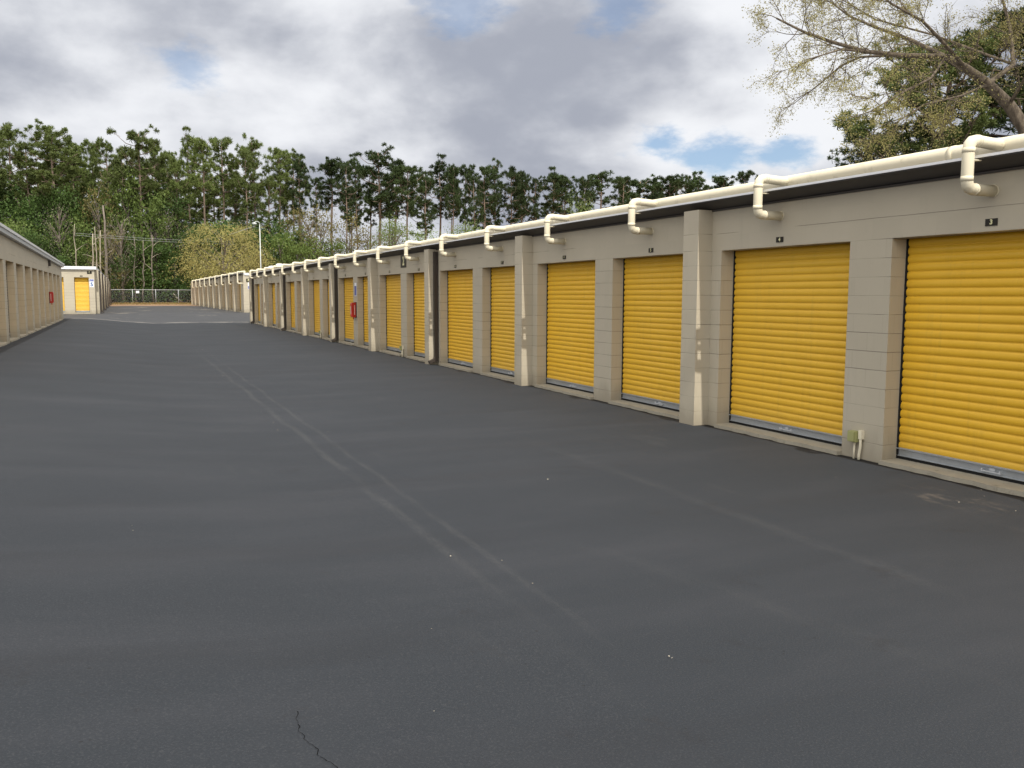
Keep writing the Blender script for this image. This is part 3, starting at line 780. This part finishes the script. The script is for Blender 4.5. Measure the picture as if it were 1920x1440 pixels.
BV = {}
def broad_variant(key, seed, H, crown_r, base, mt, bark, ncl, nl, sz, droop=0, flat=.8, spreadz=.5):
    rr = random.Random(seed); tk = MB(); cr = MB()
    top = Vector((rr.uniform(-.4, .4), rr.uniform(-.4, .4), H*.8))
    tk.tube([(0, 0, -.5), (rr.uniform(-.2, .2), 0, H*.3), top*.75, top], [H*.022, H*.018, H*.010, .02], 7)
    for i in range(ncl):
        t = rr.uniform(base, 1.0); a = rr.random()*6.283; q = (t-base)/(1-base)
        rad_ = crown_r*math.sqrt(max(.05, 1-(2*q-.85)**2/1.9))*math.sqrt(rr.uniform(.12, 1))
        c = Vector((math.cos(a)*rad_, math.sin(a)*rad_, H*(base+(1-base)*q)*.98))
        st = Vector((0, 0, max(H*.12, c.z-rad_*.8-H*.06)))
        if i % 2 == 0: tk.tube([st, st.lerp(c, .5)+Vector((0, 0, .25)), c], [H*.006, H*.004, .012], 4, False)
        rcl = crown_r*rr.uniform(.14, .30)
        if droop:
            for s_ in range(int(nl/9)):
                p = c+Vector((rr.gauss(0, .5)*rcl*2, rr.gauss(0, .5)*rcl*2, rr.gauss(0, .4)*rcl)); o = Vector((p.x, p.y, 0)).normalized()
                for j in range(9):
                    p = p+o*rr.uniform(.10, .22)+Vector((rr.gauss(0, .05), rr.gauss(0, .05), .10-.05*j*droop))
                    leafclump(cr, p, .09, 1, rr, sz)
        else: leafclump(cr, c, rcl*1.5, nl, rr, sz, flat)
    BV[key] = (tk.mesh('trunk', bark), cr.mesh('crown', mt))
for j in range(3):
    broad_variant('dark%d' % j, 40+j, 14, 4.2, .10, M['leafd'], M['barkg'], 90, 60, .34)
    broad_variant('mid%d' % j, 50+j, 11, 3.8, .10, M['leafm'], M['barkg'], 70, 60, .32)
    broad_variant('olive%d' % j, 60+j, 13, 3.6, .15, M['leafo'], M['barkg'], 80, 34, .26)
broad_variant('light0', 70, 8, 3.6, .2, M['leafl'], M['barkg'], 80, 50, .17)
broad_variant('light1', 71, 8, 3.9, .2, M['leafl'], M['barkg'], 80, 46, .17)
broad_variant('gold', 72, 10.2, 4.3, .30, M['leafg'], M['barkg'], 150, 108, .17, droop=1)
broad_variant('bare', 73, 13, 3.0, .25, M['snag'], M['barkg'], 120, 8, .12)
def put_broad(key, x, y, ztop, wid, label, group, cat='tree', name='broadleaf_tree'):
    z0 = gz(x, y); H = {'d': 14, 'm': 11, 'o': 13, 'l': 8, 'g': 10.2, 'b': 13}[key[0]]
    r = empty(name, (x, y, z0), R.random()*6.3); r.scale = (wid, wid, (ztop-z0)/H)
    add('trunk', BV[key][0], r); add('crown', BV[key][1], r); return tag(r, label, cat, group)
bl = []
for k in range(30):   # dense dark understorey on the left
    u = -80+k*20+R.uniform(-7, 7); kind = R.choice(['dark', 'dark', 'mid', 'olive']); v = R.uniform(330, 400) if u < 330 else R.uniform(395, 440)
    bl.append((u, v, R.uniform(137, 152), kind, R.uniform(.8, 1.15)))
for k in range(20):  # lower, nearer bushes
    u = -60+k*32+R.uniform(-9, 9); kind = R.choice(['mid', 'olive', 'dark']); bl.append((u, R.uniform(425, 480), R.uniform(133.5, 137), kind, R.uniform(.5, .8)))
for u, v, kd in ((120, 398, 'mid'), (40, 410, 'mid'), (150, 425, 'mid'), (540, 440, 'dark'), (600, 385, 'olive'), (655, 400, 'olive'), (575, 430, 'mid'), (510, 425, 'dark'), (690, 425, 'olive'), (630, 450, 'mid'), (560, 395, 'olive'), (740, 430, 'olive'), (45, 425, 'light'), (100, 440, 'light'), (150, 452, 'light'), (20, 445, 'light')):
    bl.append((u, v, 136+R.random()*4, kd, .85))
bl.sort(); cnt = {}
desc = {'light': 'pale fresh green bushy tree over the left roof', 'dark': 'dark green broadleaf tree in the far wood', 'mid': 'fresh green broadleaf tree in the far wood', 'olive': 'thin olive-brown tree in the far wood'}
for i, (u, v, y, kind, w) in enumerate(bl):
    p = at(u, v, y); cnt[kind] = cnt.get(kind, 0)+1
    put_broad(kind+str(i % (2 if kind == 'light' else 3)), p.x, y, p.z, w, '%s, %s of its kind from the left' % (desc[kind], ordw(cnt[kind])), 'understorey trees of the far wood')
for i, (u, v, y, lb) in enumerate(((735, 418, 98, 'light green bushy tree rising over the middle of the right roof, leftmost of four'), (800, 438, 94, 'light green bush low over the right roof, second from the left'),
        (868, 425, 92, 'light green bush just left of the bend where pipes grow large'), (1085, 382, 76, 'small pale green treetop poking over the right roof far from the others'))):
    p = at(u, v, y); put_broad('light%d' % (i % 2), p.x, y, p.z, .78 if i < 3 else .5, lb, 'light green trees over the right roof')
p = at(418, 424, 124); put_broad('gold', p.x, 124, p.z, 1.0, 'golden yellow spreading tree behind the cream far building', None, name='golden_tree')
for i, (u, v) in enumerate(((225, 400), (365, 420), (110, 380), (580, 400), (310, 395), (455, 410))):
    p = at(u, v, 134+i); put_broad('bare', p.x, 134+i, p.z, .8, 'leafless grey tree among the greens, %s from the left' % ordw({2: 1, 0: 2, 4: 3, 1: 4, 5: 5, 3: 6}[i]), 'leafless grey trees', name='bare_tree')
# bleached snags
for i, (u0, u1, v) in enumerate(((176, 173, 438), (183, 178, 425), (190, 187, 432), (145, 139, 420), (203, 194, 385), (287, 285, 440), (268, 270, 450), (253, 252, 440))):
    y = 132.6+i*.12; b = at(u0, 560, y); t = at(u1, v, y); b.z = .4
    mb = MB(); n = 6; pts = [b.lerp(t, j/n)+Vector((R.uniform(-.12, .12), 0, 0)) for j in range(n+1)]
    w = (.15, .11, .15, .09, .26, .13, .12, .10)[i]
    r = empty('dead_tree', b); mb.tube([q-b for q in pts], [w*(1-.6*j/n) for j in range(n+1)], 7)
    tk = add('trunk', mb.mesh('trunk', M['snag'] if i in (0, 1, 2, 3) else M['barkg']), r)
    mb = MB()
    for j in range(5):
        q = pts[2+j % 4]-b; a = R.random()*6.3; e = q+Vector((math.cos(a), math.sin(a)*.4, R.uniform(.2, .9)))*R.uniform(.8, 2.0); mb.tube([q, q.lerp(e, .5)+Vector((0, 0, .1)), e], [.05, .03, .012], 4, False)
    add('branches', mb.mesh('branches', M['snag']), r)
    tag(r, ['pale broken trunk', 'tall bleached crooked trunk', 'short pale stub', 'thin pale leaning trunk', 'thick grey vine-hung trunk', 'straight grey trunk behind the white fence sign', 'slender grey trunk', 'slim grey bare trunk'][i]+', number %s of the bare trunks' % ['three', 'four', 'five', 'one', 'six', 'nine', 'eight', 'seven'][i], 'dead tree', 'bare trunks in the far wood')
# undergrowth stuff behind the fence
mb = MB(); rr = random.Random(9)
for k in range(900):
    x = rr.uniform(-26, 30); y = rr.uniform(132.2, 150); leafclump(mb, Vector((x, y, .5+abs(rr.gauss(0, 1.0))+.2)), rr.uniform(.5, 1.3), 26, rr, .26)
o = add('undergrowth', mb.mesh('undergrowth', M['leafd'])); o['kind'] = 'stuff'; tag(o, 'tangled dark undergrowth behind the chain link fence', 'undergrowth')
mb = MB()
for k in range(700):
    x = rr.uniform(-26, 34); y = rr.uniform(132.4, 155); leafclump(mb, Vector((x, y, .5+abs(rr.gauss(0, 1.8))+.2)), rr.uniform(.5, 1.3), 20, rr, .22)
o = add('brown_undergrowth', mb.mesh('brown_undergrowth', M['leafo'])); o['kind'] = 'stuff'; tag(o, 'olive and brown brush mixed through the wood edge', 'undergrowth')
mb = MB()
for k in range(1600):
    x = rr.uniform(-3, 10.5); y = rr.uniform(117.5, 133); z = gz(x, y)
    a = rr.random()*6.3; h = rr.uniform(.04, .16); w = rr.uniform(.08, .22)
    mb.face([(x-w*math.cos(a), y-w*math.sin(a), z-.05), (x+w*math.cos(a), y+w*math.sin(a), z-.05), (x+rr.uniform(-.05, .05), y, z+h)])
o = add('pine_straw', mb.mesh('pine_straw', M['grass'])); o['kind'] = 'stuff'; tag(o, 'rusty pine straw heaped between the asphalt and the fence', 'pine straw')
# distant wood mass closing the gaps low down
mb = MB()
for k in range(2600):
    x = rr.uniform(-60, 150); y = rr.uniform(180, 215)
    hmax = 15 if x < 24 else 8.5
    leafclump(mb, Vector((x, y, rr.uniform(0, hmax))), 2.2, 16, rr, .9)
o = add('far_wood', mb.mesh('far_wood', M['leafd'])); o['kind'] = 'stuff'; tag(o, 'dark far wood closing the view behind the pines', 'wood')

# near pines behind the right building
tkm, c1, c2, H = pine_variant(555, H=15.5, cb=.22, spread=4.6, nb=62, tn=40, tw=.05, tr=.33, sparse=3.0)
for i, (x, y, zt, w, lb) in enumerate(((34.9, 29.6, 13.0, .92, 'dense dark pine behind the budding tree at upper right, nearer one'), (37.5, 27.5, 14.2, 1.1, 'dense dark pine at the right edge behind the budding tree'), (34.2, 32.6, 9.6, .5, 'small dark pine whose tip shows left of the big pines at upper right'))):
    r = empty('pine_tree', (x, y, 0), i*1.9); r.scale = (w, w, zt/H)
    add('trunk', tkm, r); add('crown', c2 if i else c1, r); tag(r, lb, 'pine tree', 'near pines behind the right building')

# budding tree over the right roof
LIMBS = {'trunk': [(20.9, 13.6, -.3), (20.85, 13.8, 1.8), (20.68, 14.04, 3.53), (20.39, 14.47, 5.06), (20.2, 14.74, 5.91), (19.99, 15.02, 6.48), (19.3, 15.09, 6.92), (18.62, 15.14, 7.21), (18.17, 15.37, 7.5)],
'A': [(18.17, 15.37, 7.5), (17.08, 15.7, 7.49), (16.12, 15.84, 7.5), (15.16, 15.94, 7.63), (14.43, 16.08, 7.81), (13.75, 16.2, 8.05)],
'B': [(16.91, 15.73, 7.48), (16.6, 16.49, 7.59), (16.29, 16.8, 7.42), (16.02, 17.2, 7.05), (15.78, 17.55, 6.77)],
'C': [(18.17, 15.37, 7.5), (18.21, 16.54, 8.22), (17.95, 17.26, 8.63), (17.67, 17.97, 9.09), (17.54, 18.51, 9.57)],
'D': [(18.62, 15.14, 7.21), (17.45, 14.99, 7.76), (16.76, 14.86, 8.01), (15.87, 14.95, 8.3), (14.9, 15.1, 8.9)],
'E': [(19.3, 15.09, 6.92), (20.42, 15.28, 7.54), (20.75, 15.67, 8.51), (21.02, 16.14, 9.42), (21.1, 16.3, 11.)],
'F': [(19.99, 15.02, 6.48), (19.53, 14.29, 6.91), (19.13, 13.82, 7.49), (18.55, 13.6, 8.14), (18.1, 13.3, 9.4)],
'G': [(16.12, 15.84, 7.5), (15.03, 15.52, 7.35), (14.1, 15.4, 7.03)],
'H': [(18.17, 15.37, 7.5), (16.62, 14.42, 6.64), (15.48, 14.19, 6.16), (14.72, 14.27, 5.73)],
'I': [(19.3, 15.09, 6.92), (17.79, 14.58, 6.4), (16.53, 14.51, 6.07), (15.67, 14.73, 5.51)],
'J': [(20.39, 14.47, 5.06), (21.6, 13.6, 7.0), (22.2, 12.9, 9.0), (22.5, 12.5, 11.)],
'K': [(20.42, 15.28, 7.54), (19.6, 17.0, 8.6), (19.0, 18.4, 9.3), (18.6, 19.5, 10.2)]}
rr = random.Random(21); base = Vector((20.9, 13.6, 0)); tk = MB(); br = MB(); bd = MB()
def buds(p, n, s=.038):
    for i in range(n):
        q = p+Vector((rr.gauss(0, .07), rr.gauss(0, .07), rr.gauss(0, .06))); d = rnd_unit(rr); e = d.cross(rnd_unit(rr)).normalized(); w = s*rr.uniform(.6, 1.3)
        bd.face([q-d*w*.5, q+e*w*.3, q+d*w*.5, q-e*w*.3])
def twig(p, d, ln, r0, lvl):
    n = 4; pts = [p]; q = p
    for i in range(n):
        d = (d+rnd_unit(rr)*.22+Vector((0, 0, -.03))).normalized(); q = q+d*ln/n; pts.append(q)
    br.tube(pts, [r0*(1-.7*i/n) for i in range(n+1)], 4 if lvl else 3, False)
    if lvl == 0:
        for q in pts[1:]: buds(q, rr.randint(2, 5))
        return
    for i in range({2: 5, 1: 5}[lvl]):
        t = rr.uniform(.15, 1); k = min(n-1, int(t*n)); b = pts[k].lerp(pts[k+1], t*n-k)
        twig(b, (d+rnd_unit(rr)*.9).normalized(), ln*rr.uniform(.4, .62), r0*.5, lvl-1)
for k, L in LIMBS.items():
    P = [Vector(q)-base for q in L]; n = len(P)
    if k == 'trunk': tk.tube(P, [.26, .22, .19, .17, .155, .14, .12, .10, .085], 12); continue
    r0 = {'A': .06, 'C': .05, 'D': .04, 'E': .06, 'F': .04, 'J': .10}.get(k, .026)
    br.tube(P, [r0*(1-.8*i/(n-1))+.008 for i in range(n)], 7, False)
    for i in range(n-1):
        sl = (P[i+1]-P[i]).length
        for j in range(max(2, int(sl*4.6))):
            t = rr.random(); b = P[i].lerp(P[i+1], t); d = (P[i+1]-P[i]).normalized()
            twig(b, (d*.9+rnd_unit(rr)*.95+Vector((0, 0, .1))).normalized(), rr.uniform(.6, 1.2), .013, 2 if i else 1)
    twig(P[-1], (P[-1]-P[-2]).normalized(), .6, .012, 2)
tr = empty('budding_tree', base)
add('trunk', tk.mesh('trunk', M['barkb']), tr); add('branches', br.mesh('branches', M['barkb']), tr); add('buds', bd.mesh('buds', M['bud']), tr)
tag(tr, 'large spring tree with yellow-green buds reaching over the right roof', 'tree')

# ================================================================= sky, sun
SUN = Vector((-.078, -1, 1.44)).normalized()
el = math.asin(SUN.z); az = math.atan2(SUN.x, SUN.y)
ld = bpy.data.lights.new('sun', 'SUN'); ld.energy = 4.2; ld.angle = rad(.6); ld.color = (1, .95, .86)
lo = bpy.data.objects.new('sun', ld); COL.objects.link(lo); lo.rotation_euler = SUN.to_track_quat('Z', 'Y').to_euler(); lo.location = (0, -20, 30)
W = bpy.data.worlds.new('World'); S.world = W; W.use_nodes = True; nt = W.node_tree; g = G(nt)
bg = nt.nodes['Background']; bg.inputs['Strength'].default_value = .1
sk = g.n('ShaderNodeTexSky', sky_type='NISHITA'); sk.sun_disc = False; sk.sun_elevation = el; sk.sun_rotation = az
sk.air_density = 1.; sk.dust_density = .6; sk.ozone_density = 1.5
d = g.n('ShaderNodeTexCoord').outputs['Generated']
dx, dy, dz = g.sep(d)[:3]
h = g.math('ADD', g.math('MAXIMUM', dz, 0.), .26)
pp = g.comb(g.math('DIVIDE', dx, h), g.math('DIVIDE', dy, h), 0.)
pw = g.vmath('ADD', pp, (3.1, 1.7, 0.))
nA = g.noise(g.vmath('MULTIPLY', pw, (1., 1., 1.)), 1.05, 7, .5, .15)
nB = g.noise(g.vmath('ADD', g.vmath('MULTIPLY', d, (3., 3., 5.)), (9., 4., 2.)), 1.7, 8, .52, .1)
f = g.math('ADD', g.math('MULTIPLY', nA, .52), g.math('MULTIPLY', nB, .48))
f = g.ss(f, .40, .60)
cc = g.mix(f, (3.95, 4.2, 4.9), (9.1, 9.25, 9.6))
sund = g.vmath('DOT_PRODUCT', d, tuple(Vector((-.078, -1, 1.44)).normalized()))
cc = g.mix(1., cc, g.comb(*[g.math('ADD', 1., g.math('MULTIPLY', g.ss(sund, .0, .75), k_)) for k_ in (1.65, 1.5, 1.25)]), 'MULTIPLY')  # unseen clouds toward the sun brightened as added fill for walls and doors
def skydir(u, v): 
    q = (FW+(u-960)/FPX*RT2-(v-720)/FPX*UP2).normalized(); return tuple(q)
wob = g.noise(g.vmath('MULTIPLY', d, (1., 1., 2.2)), 16., 6, .62)
holes = None
for (u, v, r, sx) in ((356, 130, .024, 1.), (1155, 15, .034, 1.), (1238, 272, .036, .5), (1345, 292, .045, .5), (1475, 290, .036, .45), (330, 105, .03, .5), (860, 20, .05, .5)):
    q = Vector(skydir(u, v)); dv = g.vmath('SUBTRACT', d, tuple(q)); dv = g.vmath('MULTIPLY', dv, (1., 1., 1./sx))
    L = g.math('SUBTRACT', g.math('DIVIDE', g.vmath('LENGTH', dv), r), g.math('MULTIPLY', g.math('SUBTRACT', wob, .5), 3.2))
    hk = g.math('MULTIPLY', g.math('SUBTRACT', 1., g.ss(L, .15, 1.25)), .5 if r < .035 or u == 860 else .82)
    holes = hk if holes is None else g.math('MAXIMUM', holes, hk)
skc = g.mix(1., sk.outputs[0], (.95, 1.08, 1.2), 'MULTIPLY')
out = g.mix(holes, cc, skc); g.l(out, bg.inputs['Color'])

S.view_settings.view_transform = 'Standard'; S.view_settings.look = 'None'; S.view_settings.exposure = 0; S.view_settings.gamma = 1
S.render.engine = 'CYCLES'; S.cycles.max_bounces = 6; S.cycles.diffuse_bounces = 4; S.cycles.use_denoising = True
